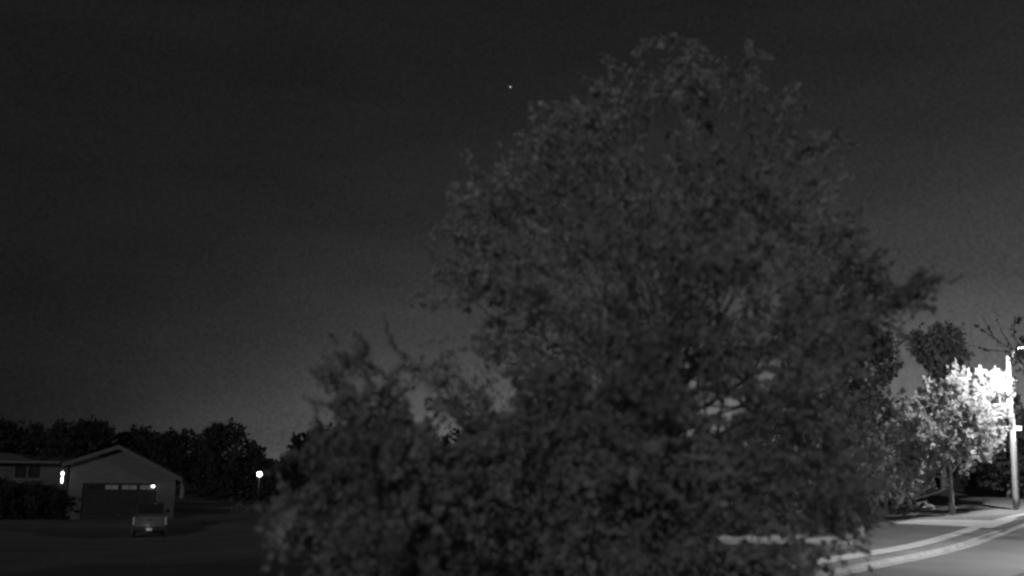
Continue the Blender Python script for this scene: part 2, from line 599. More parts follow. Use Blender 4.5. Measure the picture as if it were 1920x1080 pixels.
    # single long shoots named by their path
    for ln, rad, dens in extra:
        yo = rng.uniform(-.8, .4)
        pl = UV(np.array([p[0] for p in ln], float), np.array([p[1] for p in ln], float), np.full(len(ln), dep + yo))
        for i in range(len(pl) - 1):
            sl_ = np.linalg.norm(pl[i + 1] - pl[i])
            k = max(3, int(sl_ * dens))
            tt = rng.uniform(0, 1, k)[:, None]
            c = pl[i] * (1 - tt) + pl[i + 1] * tt + rng.normal(0, rad, (k, 3))
            Cs.append(c); Ds.append(np.repeat((pl[i] - pl[i + 1])[None] / (sl_ + 1e-9), k, 0))
        tb.tube([p - loc for p in pl], [.008] + [.02] * (len(pl) - 1), 5)
        e = pl[-1] - loc
        a = tp[int(K * (.3 + .4 * rng.random()))]
        ww = [rng.normal(0, .22, 3) for _ in range(3)]
        tb.tube([e, e * .75 + a * .25 + ww[0] - np.array([0, 0, .1]), e * .5 + a * .5 + ww[1] - np.array([0, 0, .25]), e * .25 + a * .75 + ww[2] - np.array([0, 0, .2]), a], [.009, .011, .014, .02, .03], 5)
    tb.build('trunk', M['bark'], root)
    C = np.concatenate(Cs); Dd = np.concatenate(Ds)
    if gaps:
        q = (C - np.array([0, 0, CAM_Z])) @ CM
        lx_, ly_ = 960 + FPX * q[:, 0] / -q[:, 2], 540 - FPX * q[:, 1] / -q[:, 2]
        kk = np.ones(len(C), bool)
        for (gx, gy, rx, ry, pr) in gaps:
            if pr < .9: continue
            wob = 1 + .55 * np.sin(lx_ * .13 + seed) * np.sin(ly_ * .19 + 2 * seed) + .3 * np.sin(lx_ * .31) * np.sin(ly_ * .4 + 1)
            kk &= ~((((lx_ - gx) / rx) ** 2 + ((ly_ - gy) / ry) ** 2 < wob) & (rng.random(len(C)) < pr))
        C, Dd = C[kk], Dd[kk]
    C = C - loc
    C[:, 2] = np.maximum(C[:, 2], .05)
    leaf_mesh('crown', C, Dd, leaf, rng, m, root)
    return root

# ------------------------------------------------------------------ near trees
big_outline = [(830, 1150), (760, 1060), (770, 960), (830, 870), (835, 815), (870, 780), (850, 735), (790, 725), (765, 690), (840, 670), (870, 640), (820, 590), (800, 545), (860, 520), (890, 470),
               (860, 420), (850, 380), (880, 355), (950, 360), (985, 310), (1000, 280), (1050, 260), (1090, 220), (1150, 190), (1220, 150), (1280, 130), (1340, 145), (1400, 160), (1440, 210),
               (1490, 250), (1530, 320), (1570, 400), (1610, 480), (1670, 545), (1750, 520), (1730, 565), (1670, 620), (1610, 700), (1580, 800), (1590, 900), (1590, 980), (1560, 1030), (1500, 1068), (1470, 1150)]
big_gaps = [(1405, 632, 46, 34, .72), (1345, 765, 66, 14, .95), (1303, 718, 13, 10, .97), (1436, 705, 24, 10, .97), (1442, 681, 30, 8, .97), (1384, 715, 16, 12, .97), (1432, 728, 12, 8, .97), (1292, 812, 12, 9, .95), (1268, 818, 8, 7, .95), (1345, 803, 14, 7, .95), (1355, 945, 12, 10, .98), (1430, 1012, 64, 9, .95), (1372, 1013, 28, 10, 1),
            (1535, 1008, 42, 9, 1), (940, 735, 25, 42, .9), (880, 690, 26, 20, .9), (900, 600, 60, 30, .75), (960, 470, 90, 26, .6), (1060, 560, 46, 22, .5), (1410, 828, 16, 8, .9), (845, 815, 20, 30, .9),
            (1650, 660, 40, 60, .8), (1560, 470, 90, 34, .45), (800, 620, 60, 50, .7), (925, 430, 74, 50, .65), (865, 590, 80, 56, .8), (1010, 320, 60, 40, .5), (1200, 240, 90, 40, .4), (1420, 250, 60, 40, .45), (1120, 420, 70, 40, .4), (830, 660, 70, 30, .7)]
S_ = .045
extra = [([(1198, 92), (1228, 80), (1262, 73), (1306, 95)], S_ * 1.5, 85), ([(1127, 107), (1170, 128), (1213, 150)], S_ * 1.2, 95), ([(1086, 142), (1130, 165), (1188, 191)], S_, 75), ([(1113, 165), (1124, 215), (1098, 262)], S_ * 1.3, 80),
         ([(1015, 193), (1050, 225), (1094, 262)], S_, 60), ([(1445, 109), (1412, 101), (1386, 138), (1314, 144)], S_ * 1.3, 80), ([(1402, 75), (1408, 104)], S_, 60), ([(1431, 158), (1420, 180), (1406, 205)], S_, 60),
         ([(1496, 157), (1470, 178), (1431, 205)], S_, 75), ([(1514, 193), (1494, 225)], S_, 80), ([(1573, 254), (1530, 272), (1488, 295)], S_ * 1.1, 70), ([(1606, 268), (1560, 270), (1508, 280)], S_, 50),
         ([(972, 250), (982, 285), (975, 310)], S_, 60), ([(1075, 195), (1098, 207), (1120, 235)], S_, 60), ([(1262, 73), (1300, 78), (1330, 110)], S_, 60), ([(1478, 190), (1458, 215)], S_, 60), ([(1765, 520), (1700, 545), (1640, 590)], S_ * 1.6, 60),
         ([(1322, 90), (1300, 130), (1280, 180)], S_, 40), ([(720, 590), (728, 620), (742, 655)], S_, 30), ([(852, 345), (840, 375), (880, 385)], S_, 60), ([(856, 420), (862, 450), (872, 470)], S_, 50)]
rs = random.Random(7)
for k in range(64):
    a = R(rs.uniform(178, 372))
    cx_, cy_ = 1270, 560
    dx_, dy_ = math.cos(a), math.sin(a)
    rr = 40
    while rr < 620:
        ins_, _ = poly_info(big_outline, np.array([cx_ + dx_ * rr]), np.array([cy_ + dy_ * rr]))
        if not ins_[0]: break
        rr += 8
    a2 = a + rs.uniform(-.25, .25)
    r0_, r1_ = rr * .86, rr + rs.uniform(6, 46)
    mx_ = rs.uniform(-10, 10)
    extra.append(([(cx_ + math.cos(a2) * r1_, cy_ + math.sin(a2) * r1_), (cx_ + math.cos((a + a2) / 2) * (r0_ + r1_) / 2, cy_ + math.sin((a + a2) / 2) * (r0_ + r1_) / 2 - mx_), (cx_ + dx_ * r0_, cy_ + dy_ * r0_)], .04, 55))
extra = [(ln, rad * (.62 if i < 21 else 1.0), dens * (3.6 if i < 21 else 2.0)) for i, (ln, rad, dens) in enumerate(extra)]
tree('broadleaf_tree', 11, big_outline, 15.0, None, 3300, .75, .075, 44, M['leaf_near'],
     'very tall leafy tree in front, its feathery shoots reaching the top of the view', group=None, gaps=big_gaps, fills=[(1430, 1052, 36, 70), (1575, 950, 26, 50), (930, 860, 55, 120), (1040, 820, 60, 130), (1130, 880, 60, 110), (900, 960, 60, 90), (1180, 780, 60, 80), (1285, 885, 42, 130), (1235, 770, 26, 60), (1345, 865, 40, 90), (1250, 850, 30, 60), (1350, 720, 14, 10), (1475, 755, 30, 40)], rmax=3.6, trunk_r=.17, extra=extra, limbs=24, spread=.06,
     clumps=130, clump_r=.6, foot=(2.6, 15.2, float(terr(2.6, 15.2))), up=.5, fork=.12, topthin=(110, 560, .2))
left_outline = [(640, 1150), (610, 1060), (585, 1035), (520, 990), (545, 935), (585, 945), (600, 905), (575, 860), (600, 830), (640, 815), (625, 770), (600, 700), (640, 675), (690, 668), (700, 735), (745, 765), (775, 810), (790, 850),
                (830, 880), (870, 960), (890, 1150)]
tree('broadleaf_tree', 5, left_outline, 12.5, None, 1000, .5, .07, 38, M['leaf_bush'],
     'low bushy tree at the left foot of the tall front tree', gaps=[(640, 715, 40, 40, .45), (560, 900, 20, 20, 1), (650, 1000, 22, 40, .7), (630, 920, 34, 18, .6)], rmax=1.5, trunk_r=.07, limbs=26, spread=.05, clumps=50,
     clump_r=.42, foot=(-1.9, 12.5, float(terr(-1.9, 12.5))), up=.5, fork=.1, topthin=(650, 790, .5), extra=[([(520, 990), (560, 970), (600, 1000), (640, 1010)], .05, 120), ([(548, 938), (556, 965), (590, 1020)], .05, 120)])

# ------------------------------------------------------------------ street side trees
f_b = G(1612, 1010)
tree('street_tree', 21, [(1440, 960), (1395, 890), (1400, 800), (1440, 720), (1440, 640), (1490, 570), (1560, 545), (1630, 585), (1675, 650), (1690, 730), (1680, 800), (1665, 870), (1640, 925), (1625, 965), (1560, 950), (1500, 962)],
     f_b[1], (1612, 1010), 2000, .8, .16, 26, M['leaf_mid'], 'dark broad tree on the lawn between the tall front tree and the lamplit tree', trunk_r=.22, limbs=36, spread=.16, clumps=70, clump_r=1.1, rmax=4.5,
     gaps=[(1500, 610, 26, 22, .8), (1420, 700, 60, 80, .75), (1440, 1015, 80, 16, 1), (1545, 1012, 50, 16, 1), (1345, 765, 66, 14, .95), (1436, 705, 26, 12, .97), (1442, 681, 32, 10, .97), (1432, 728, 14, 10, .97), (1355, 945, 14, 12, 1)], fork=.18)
f_l = G(1785, 966)
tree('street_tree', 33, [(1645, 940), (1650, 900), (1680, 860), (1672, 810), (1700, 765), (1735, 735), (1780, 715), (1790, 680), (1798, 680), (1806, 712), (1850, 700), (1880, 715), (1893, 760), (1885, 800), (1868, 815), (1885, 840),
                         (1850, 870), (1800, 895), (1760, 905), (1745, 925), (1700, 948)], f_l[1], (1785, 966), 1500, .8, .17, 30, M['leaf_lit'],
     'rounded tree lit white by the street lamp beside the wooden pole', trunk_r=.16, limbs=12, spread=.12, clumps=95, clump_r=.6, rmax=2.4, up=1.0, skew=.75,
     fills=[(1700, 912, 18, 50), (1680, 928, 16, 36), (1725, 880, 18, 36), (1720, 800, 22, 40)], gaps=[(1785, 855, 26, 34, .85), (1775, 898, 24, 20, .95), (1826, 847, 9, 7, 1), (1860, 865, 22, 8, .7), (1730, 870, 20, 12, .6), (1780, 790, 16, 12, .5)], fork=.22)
# tall dark vase-shaped tree behind the lit one
tree('street_tree', 41, [(1745, 860), (1742, 720), (1722, 670), (1708, 632), (1745, 628), (1770, 612), (1790, 630), (1806, 640), (1800, 690), (1790, 760), (1790, 860)], 95, (1765, 900), 500, 1.3, .42, 16, M['leaf_mid'],
     'tall narrow dark tree rising behind the lamplit tree', trunk_r=.3, limbs=30, spread=.35, clumps=26, clump_r=1.1, rmax=3.5, fork=.3, up=1.2, foot=(*U(1768, 880, 95)[:2], float(terr(*U(1768, 880, 95)[:2]))))
# dark trees right of and behind the pole
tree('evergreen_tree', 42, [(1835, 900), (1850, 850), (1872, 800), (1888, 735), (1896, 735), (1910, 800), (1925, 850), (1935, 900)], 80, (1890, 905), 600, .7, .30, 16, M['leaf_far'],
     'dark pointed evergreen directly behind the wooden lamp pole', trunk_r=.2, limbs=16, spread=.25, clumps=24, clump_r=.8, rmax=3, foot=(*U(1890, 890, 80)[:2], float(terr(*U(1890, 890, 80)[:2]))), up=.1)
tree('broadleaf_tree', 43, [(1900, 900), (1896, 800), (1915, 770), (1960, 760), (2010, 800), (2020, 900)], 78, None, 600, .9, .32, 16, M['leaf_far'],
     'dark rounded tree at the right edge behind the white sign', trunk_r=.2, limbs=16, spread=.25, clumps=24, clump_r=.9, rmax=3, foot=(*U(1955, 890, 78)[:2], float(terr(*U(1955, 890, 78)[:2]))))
for i, (xa, xb, yt, lab) in enumerate([(1640, 1740, 850, 'dark hedge bush low behind the left side of the lamplit tree'), (1725, 1835, 858, 'dark hedge bush low behind the trunk of the lamplit tree'), (1815, 1900, 862, 'dark hedge bush low just left of the wooden pole'),
                                       (1890, 1990, 855, 'dark hedge bush low just right of the wooden pole')]):
    fx = U((xa + xb) / 2, 906, 100 + i)
    tree('hedge_bush', 50 + i, [(xa, 912), (xa + 5, 880), (xa + 25, yt + 6), ((xa + xb) / 2, yt), (xb - 25, yt + 5), (xb - 4, 880), (xb, 912)], 100 + i, None, 420, .6, .30, 16, M['leaf_far'], lab, cat='bush',
         group='hedge bushes behind the lawn', trunk_r=.08, limbs=14, spread=.25, clumps=20, clump_r=.7, rmax=1.6, foot=(fx[0], 100 + i, float(terr(fx[0], 100 + i))))
# branches reaching in from a tree beyond the right edge
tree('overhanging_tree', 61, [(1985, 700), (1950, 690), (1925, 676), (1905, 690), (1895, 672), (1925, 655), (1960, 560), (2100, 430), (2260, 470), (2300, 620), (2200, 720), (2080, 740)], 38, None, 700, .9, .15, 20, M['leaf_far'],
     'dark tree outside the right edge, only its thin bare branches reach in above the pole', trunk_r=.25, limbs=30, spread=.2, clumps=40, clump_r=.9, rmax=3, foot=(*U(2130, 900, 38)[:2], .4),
     extra=[([(1826, 608), (1850, 624), (1872, 640), (1900, 655), (1935, 668), (1990, 676)], .02, 10), ([(1822, 648), (1850, 656), (1880, 658), (1912, 668), (1950, 680)], .02, 8), ([(1868, 600), (1880, 625), (1900, 655)], .02, 6),
            ([(1840, 590), (1862, 630)], .02, 6), ([(1905, 590), (1900, 630), (1915, 655)], .03, 16)])

# ------------------------------------------------------------------ background trees on the left
far = [
    ([(-60, 900), (-60, 810), (0, 800), (60, 806), (90, 830), (95, 900)], 100, (10, 880), 'wide dark tree behind the far left roof'),
    ([(80, 900), (80, 830), (110, 806), (160, 800), (205, 815), (215, 860), (215, 900)], 95, (150, 880), 'dark tree just left of the gable peak'),
    ([(215, 900), (220, 835), (245, 818), (280, 816), (305, 832), (312, 900)], 98, (265, 890), 'small dark tree just right of the gable peak'),
    ([(295, 900), (298, 835), (320, 820), (350, 817), (385, 828), (400, 860), (400, 905)], 92, (345, 895), 'dark tree above the right slope of the garage roof'),
    ([(375, 930), (380, 850), (392, 815), (425, 805), (452, 812), (478, 838), (492, 875), (480, 900), (470, 930)], 88, (435, 905), 'rounded dark tree left of the glowing globe lamp'),
    ([(500, 940), (495, 905), (525, 885), (550, 868), (575, 872), (600, 895), (612, 940)], 60, (555, 935), 'low round dark bush right of the glowing globe lamp'),
    ([(545, 930), (543, 860), (560, 825), (590, 812), (625, 816), (660, 840), (680, 880), (690, 930)], 70, (610, 905), 'dark tree rising behind the low round bush'),
    ([(680, 900), (690, 850), (730, 835), (760, 850), (790, 842), (815, 850), (820, 905)], 90, (750, 890), 'dark tree seen under the sky gap between the front trees'),
    ([(815, 900), (812, 850), (835, 822), (880, 808), (930, 800), (975, 818), (990, 860), (992, 905)], 86, (900, 890), 'dark tree between the sky gap and the trunk of the tall tree'),
    ([(970, 905), (975, 840), (1010, 795), (1070, 780), (1130, 790), (1165, 830), (1170, 905)], 84, (1070, 890), 'wide dark tree directly behind the trunk of the tall tree'),
    ([(1150, 905), (1150, 850), (1180, 800), (1225, 790), (1260, 830), (1268, 905)], 80, (1210, 890), 'dark tree beside the left wall of the pale house'),
    ([(470, 905), (475, 880), (500, 872), (530, 870), (560, 878), (565, 905)], 150, (515, 893), 'faint distant tree low on the horizon above the round bush'),
]
for i, (ol, d, bp, lab) in enumerate(far):
    fp = U(bp[0], bp[1], d)
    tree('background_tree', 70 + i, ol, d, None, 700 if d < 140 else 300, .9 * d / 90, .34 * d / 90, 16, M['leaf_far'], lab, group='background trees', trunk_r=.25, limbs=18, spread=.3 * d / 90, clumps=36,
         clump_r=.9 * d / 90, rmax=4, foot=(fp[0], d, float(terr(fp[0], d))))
# dark shrubs added to stand in for shade on the lower house wall
for i, (xa, xb, yt, lab) in enumerate([(-40, 34, 905, 'added dark shrub for the wall shade under the far left of the house window'), (22, 84, 908, 'added dark shrub for the wall shade under the right of the house window'), (74, 124, 915, 'added dark shrub for the wall shade below the bright porch lantern')]):
    sd = 57.5 + i * .8
    fp = U((xa + xb) / 2, 960, sd)
    tree('shade_shrub', 110 + i, [(xa, 972), (xa + 2, yt + 20), (xa + 14, yt + 3), ((xa + xb) / 2, yt), (xb - 12, yt + 4), (xb - 1, yt + 20), (xb, 972)], sd, None, 420, .3, .15, 16, M['leaf_far'], lab, cat='shrub',
         group='added shrubs darkening the house wall', trunk_r=.03, limbs=12, spread=.12, clumps=18, clump_r=.4, rmax=.8, foot=(fp[0], sd, float(terr(fp[0], sd))))
patch('bright_lawn_strip', [G(1340, 1021), G(1598, 1021), G(1598, 1002), G(1345, 1002)], M['concrete'], .012)  # pale concrete colour laid over the lawn so this strip looks lit
# low pale plants bordering the lawn left of the front trees
for i, (px_, py_, w, lab) in enumerate([(448, 955, 26, 'low pale plant at the left end of the lawn border'), (478, 957, 34, 'low pale plant second from the left in the lawn border'), (508, 962, 26, 'low pale plant third in the lawn border'),
                                        (528, 972, 22, 'low pale plant in the lawn border nearest the bushy front tree')]):
    g = G(px_, py_ + 7)
    tree('border_plant', 90 + i, [(px_ - w / 2, py_ + 7), (px_ - w / 2 + 3, py_ - 1), (px_, py_ - 7), (px_ + w / 2 - 3, py_ - 2), (px_ + w / 2, py_ + 7)], g[1], (px_, py_ + 7), 90, .18, .09, 14, M['leaf_hedge'], lab, cat='plant',
         group='pale plants in the lawn border', trunk_r=.02, limbs=8, spread=.06, clumps=10, clump_r=.25, rmax=.6)

# ------------------------------------------------------------------ wooden street lamp pole
pf = G(1905, 956)
PD = pf[1]
lp = empty('street_lamp', pf, 'tall wooden pole lit white near its top, lamp on a short arm', 'street lamp', 'street lamps')
ptop = U(1889.5, 668, PD) - pf
pb = MB()
n = 12
pb.tube([ptop * (i / n) - (np.array([0, 0, .2]) if i == 0 else 0) for i in range(n + 1)], [.19 - .065 * i / n for i in range(n + 1)], 16)
pb.build('pole', M['pole_wood'], lp)
arm_dir = np.array([NV[0], NV[1], 0])
ah = ptop * .985
ab = MB()
head_at = U(1924, 650, PD - 3.4) - pf
arm_dir = np.array([head_at[0] - ah[0], head_at[1] - ah[1], 0]); arm_dir /= np.linalg.norm(arm_dir)
a2 = head_at - arm_dir * .3
a1 = ah * .5 + a2 * .5 + np.array([0, 0, .3])
ab.tube([ah, ah * .5 + a1 * .5 + np.array([0, 0, .03]), a1, a2], [.035] * 4, 8)
ab.tube([ah - np.array([0, 0, .45]), a1], [.02, .02], 6)
ab.build('arm', M['metal'], lp)
hb = MB()
h0 = a2
e = arm_dir
s_ = np.array([arm_dir[1], -arm_dir[0], 0])
prof = [(0, .06, .05), (.12, .11, .08), (.3, .16, .10), (.5, .15, .09), (.62, .08, .05)]
rings = []
for t, w, hh in prof:
    b = len(hb.v)
    for k in range(12):
        a = 2 * math.pi * k / 12
        q = h0 + e * t + s_ * (w * math.cos(a)) + np.array([0, 0, hh * (math.sin(a) if math.sin(a) > 0 else .5 * math.sin(a))])
        hb.v.append(tuple(q))
    rings.append(b)
for i in range(len(rings) - 1):
    for k in range(12):
        hb.face([rings[i] + k, rings[i] + (k + 1) % 12, rings[i + 1] + (k + 1) % 12, rings[i + 1] + k], True)
hb.face([rings[0] + k for k in range(12)][::-1]); hb.face([rings[-1] + k for k in range(12)])
head = hb.build('lamp_head', M['metal'], lp)
lb = MB()
lb.lathe([(.02, -.16), (.08, -.14), (.12, -.09), (.125, -.045)], 14, tuple(h0 + e * .34))
lb.build('lens', M['lamp_on'], head)
lcen = pf + h0 + e * .34 + np.array([0, 0, -.22])
def point(name, loc, energy, rad, parent=None, spot=None):
    l = bpy.data.lights.new(name, 'SPOT' if spot else 'POINT')
    l.energy = energy
    l.shadow_soft_size = rad
    if spot:
        l.spot_size = R(spot); l.spot_blend = .6
    o = bpy.data.objects.new(name, l)
    COL.objects.link(o)
    o.location = [float(v) for v in loc]
    return o
point('street_lamp_light', lcen, 13500, .12)
# sign plate and conduit on the pole
sp = ptop * ((955 - 805) / (955 - 668.0))
sb = MB(); c0 = sp + np.array([.17, -.10, 0])
sb.box(c0[0], c0[0] + .46, c0[1] - .012, c0[1], c0[2] - .13, c0[2] + .15)
sb.build('sign_plate', M['white_plate'], lp)
cb = MB(); q0 = ptop * .02; q1 = ptop * .62
off = np.array([.13, -.15, 0])
cb.tube([q0 + off * 1.25, q1 + off * .95], [.035, .035], 8)
cb.build('conduit', M['metal'], lp)
# short marker post just left of the pole
mf = G(1894, 910)
mp_ = empty('marker_post', mf, 'short pale post on the grass just left of the wooden pole', 'post')
mbp = MB().box(-.11, .11, -.11, .11, -.1, 1.0); mbp.build('post', M['pole_wood'], mp_, .01)
mbp = MB().prism([(-.14, 1.0), (.14, 1.0), (0, 1.12)], -.14, .14); mbp.build('cap', M['trim'], mp_)
# second street lamp, unseen, added outside the view to light the road
u2, v2 = uvof(pf)
x2, y2 = XY(12.0, ROAD_W + 1.2)
lp2 = empty('street_lamp', (x2, y2, float(terr(x2, y2))), 'added street lamp across the road, unseen outside the right edge', 'street lamp', 'street lamps')
MB().tube([(0, 0, -.2), (0, 0, 4), (0, 0, 8.5)], [.17, .14, .10], 14).build('pole', M['pole_wood'], lp2)
MB().tube([(0, 0, 8.2), (-NV[0] * .7, -NV[1] * .7, 8.7), (-NV[0] * 1.6, -NV[1] * 1.6, 8.9)], [.035] * 3, 8).build('arm', M['metal'], lp2)
hd2 = MB().lathe([(.04, .12), (.16, .1), (.2, 0), (.15, -.04)], 14, (-NV[0] * 1.8, -NV[1] * 1.8, 8.88)).build('lamp_head', M['metal'], lp2)
MB().lathe([(.13, -.045), (.1, -.1), (.02, -.13)], 14, (-NV[0] * 1.8, -NV[1] * 1.8, 8.88)).build('lens', M['lamp_on'], hd2)
point('street_lamp_light', (x2 - NV[0] * 1.8, y2 - NV[1] * 1.8, float(terr(x2, y2)) + 8.65), 9500, .12, spot=150).rotation_euler = (R(14), 0, R(8))

# ------------------------------------------------------------------ globe yard lamp in the distance
gd = 75.0
gp = U(486.5, 889, gd)
gz = float(terr(gp[0], gd))
yl = empty('globe_lamp', (gp[0], gd, gz), 'glowing round globe lamp on a post in the dark distance', 'lamp')
hgl = gp[2] - gz
MB().tube([(0, 0, -.1), (0, 0, hgl - .2)], [.05, .04], 10).build('post', M['truck_dark'], yl)
MB().lathe([(.06, 0), (.11, .03), (.09, .08)], 12, (0, 0, hgl - .27)).build('collar', M['metal'], yl)
glb = MB().lathe([(0.175 * math.sin(a) + .001, -0.175 * math.cos(a)) for a in np.linspace(0.15, math.pi, 12)], 18, (0, 0, hgl)).build('globe', M['lamp_on'], yl)
point('globe_lamp_light', (gp[0], gd - .45, gp[2]), 14, .2)

# ------------------------------------------------------------------ house with the gabled garage
HD = 60.0
yaw = R(19)
hl = U(229, 970, HD)
hz = float(terr(hl[0], HD)) - .05
house = empty('garage_house', (hl[0], HD, hz), 'low house at the left whose gabled garage front faces the view', 'house', rz=yaw)
# local: x right, y away, z up. garage front plane y=0
def px2(px, py):
    """photo pixel -> local (x, z) on the garage front plane"""
    d = ray(px, py)
    nrm = np.array([-math.sin(yaw), math.cos(yaw), 0])
    o = np.array([hl[0], HD, hz])
    k = ((o - np.array([0, 0, CAM_Z])) @ nrm) / (d @ nrm)
    p = np.array([0, 0, CAM_Z]) + d * k - o
    return p[0] * math.cos(yaw) + p[1] * math.sin(yaw), p[2]
xl, _ = px2(130, 900); xr, _ = px2(329, 900)
pk = px2(224, 836)
el = px2(118, 869); er = px2(342, 898)
dl, dt = px2(156, 904); dr, dt2 = px2(295, 908)
dt = (dt + dt2) / 2
print('garage', xl, xr, pk, el, er, dl, dr, dt, 'base px z', px2(229, 980))
def slope(x):
    a, b = (el, pk) if x < pk[0] else (pk, er)
    return a[1] + (b[1] - a[1]) * (x - a[0]) / (b[0] - a[0])
DEP = 9.0
wl = MB()
fr = [(xl, -.3), (dl, -.3), (dl, dt), (dr, dt), (dr, -.3), (xr, -.3), (xr, slope(xr) - .12), (pk[0], pk[1] - .12), (xl, slope(xl) - .12)]
# front wall as pieces round the opening
wl.prism([(xl, -.3), (dl, -.3), (dl, slope(dl) - .12), (xl, slope(xl) - .12)], 0, .2)
wl.prism([(dr, -.3), (xr, -.3), (xr, slope(xr) - .12), (dr, slope(dr) - .12)], 0, .2)
wl.prism([(dl, dt), (dr, dt), (dr, slope(dr) - .12), (pk[0], pk[1] - .12), (dl, slope(dl) - .12)], 0, .2)
wl.box(xl, xl + .2, .2, DEP, -.3, slope(xl) - .12)
wl.box(xr - .2, xr, .2, DEP, -.3, slope(xr) - .12)
wl.build('garage_wall', M['siding'], house)
# brick piers at both sides of the door
MB().box(xl - .01, dl - .12, -.05, -.002, -.3, dt - .75).build('brick_facing', M['brick'], house)
MB().box(dr + .12, xr + .01, -.05, -.002, -.3, dt - .75).build('brick_facing', M['brick'], house)
rf = MB()
for a, b in ((el, pk), (pk, er)):
    rf.prism([(a[0], a[1] - .10), (b[0], b[1] - .10), (b[0], b[1] + .03), (a[0], a[1] + .03)], -.45, DEP + .3)
roof = rf.build('roof', M['shingle'], house)
fa = MB()
for a, b in ((el, pk), (pk, er)):
    fa.prism([(a[0], a[1] - .2), (b[0], b[1] - .2), (b[0], b[1] + .045), (a[0], a[1] + .045)], -.49, -.453)
fa.build('fascia', M['trim'], roof)
gdw = MB()
npan = 4
for k in range(npan):
    z0 = -.25 + (dt + .25) * k / npan; z1 = -.25 + (dt + .25) * (k + 1) / npan
    gdw.box(dl, dr, .10, .15, z0 + .01, z1 - .01)
    if k < npan - 1:
        for c in range(8):
            xa = dl + (dr - dl) * (c + .12) / 8; xb = dl + (dr - dl) * (c + .88) / 8
            gdw.box(xa, xb, .08, .099, z0 + .1, z1 - .1)
door = gdw.build('garage_door', M['dark_door'], house)
for (a, b, mm) in ((198, 222, 'window_dim'), (229, 257, 'window_dim'), (263, 289, 'window_dim'), (166, 192, 'dark_glass')):
    x0, _ = px2(a, 908); x1, _ = px2(b, 908)
    w = MB().box(x0, x1, .06, .099, dt - .38, dt - .12).build('window', M[mm], door)
    f = MB()
    for (p, q, r_, s2) in ((x0 - .04, x1 + .04, dt - .12, dt - .08), (x0 - .04, x1 + .04, dt - .42, dt - .38), (x0 - .04, x0, dt - .38, dt - .12), (x1, x1 + .04, dt - .38, dt - .12), ((x0 + x1) / 2 - .015, (x0 + x1) / 2 + .015, dt - .38, dt - .12)):
        f.box(p, q, .045, .098, r_, s2)
    fo = f.build('window_frame', M['dark_door'], door)
MB().box((dl + dr) / 2 - .08, (dl + dr) / 2 + .08, .03, .08, .3, .34).build('handle', M['metal'], door)
# small bright lantern at the right top of the door
lx, lz = px2(287, 912)
lan = MB().lathe([(.04, .13), (.1, .10), (.1, .07)], 10, (lx, -.06, lz)).build('door_lantern', M['metal'], house)
MB().lathe([(.07, -.06), (.10, 0), (.09, .065)], 10, (lx, -.06, lz)).build('lantern_glass', M['lamp_bulb'], lan)
# tall porch lantern at the left corner of the garage
lx2, lz2 = px2(117, 895)
lan = MB().box(lx2 - .05, lx2 + .05, -.02, .06, lz2 - .42, lz2 + .48).build('porch_lantern', M['metal'], house)
MB().tube([(lx2, -.1, lz2 - .33), (lx2, -.1, lz2 + .02)], [.05, .05], 10).build('lantern_glass', M['lamp_bulb'], lan)
MB().lathe([(.04, -.03), (.07, .05), (.075, .14), (.04, .22)], 12, (lx2, -.1, lz2 + .12)).build('lantern_globe', M['lamp_bulb'], lan)
# left wing: wall, windows, long roof
WL = px2(-60, 880)[0]
wz = px2(60, 872)[1]
ww = MB()
WY = .9
wa = px2(24, 880)[0]; wb = px2(72, 880)[0]
zt_, zb_ = px2(50, 874)[1], px2(50, 897)[1]
wr = px2(125, 880)[0]
ww.box(WL, wa, WY, WY + .2, -.3, wz + .1); ww.box(wb, wr, WY, WY + .2, -.3, wz + .1)
ww.box(wa, wb, WY, WY + .2, zt_, wz + .1); ww.box(wa, wb, WY, WY + .2, -.3, zb_)
ww.build('wing_wall', M['wing_siding'], house)
wn = MB().box(wa, wb, WY + .08, WY + .12, zb_, zt_).build('window', M['dark_glass'], house)
fm = MB()
for a, b, c, d in ((wa - .08, wb + .08, zt_, zt_ + .08), (wa - .08, wb + .08, zb_ - .1, zb_), (wa - .08, wa, zb_, zt_), (wb, wb + .08, zb_, zt_), ((wa + wb) / 2 - .04, (wa + wb) / 2 + .04, zb_, zt_)):
    fm.box(a, b, WY - .03, WY + .07, c, d)
fm.build('window_frame', M['siding'], wn)
r0 = px2(-60, 851)[1]; r1 = px2(112, 869)[1]
rw = MB()
rw.prism([(WY - .75, r1 + .02), (WY - .75, r1 + .16), (WY + 5, r1 + .45), (WY + 10.5, r1 + .16), (WY + 10.5, r1 + .02)], WL - .4, px2(70, 868)[0], 'x')
rw.prism([(WY - .72, r1 - .02), (WY - .72, r1 + .10), (WY + 5, r1 + .40), (WY + 10.4, r1 + .10), (WY + 10.4, r1 - .02)], px2(70, 868)[0] + .003, px2(124, 868)[0], 'x')
rw.prism([(WL - .4, r1 + .163), (px2(62, 868)[0], r1 + .163), (px2(20, 857)[0], r1 + .55), (WL - .4, r1 + .7)], WY - .2, WY + 6)
rw.build('wing_roof', M['shingle'], house)
MB().box(WL - .4, px2(112, 868)[0], WY - .80, WY - .753, r1 + .0, r1 + .14).build('gutter', M['siding'], house)

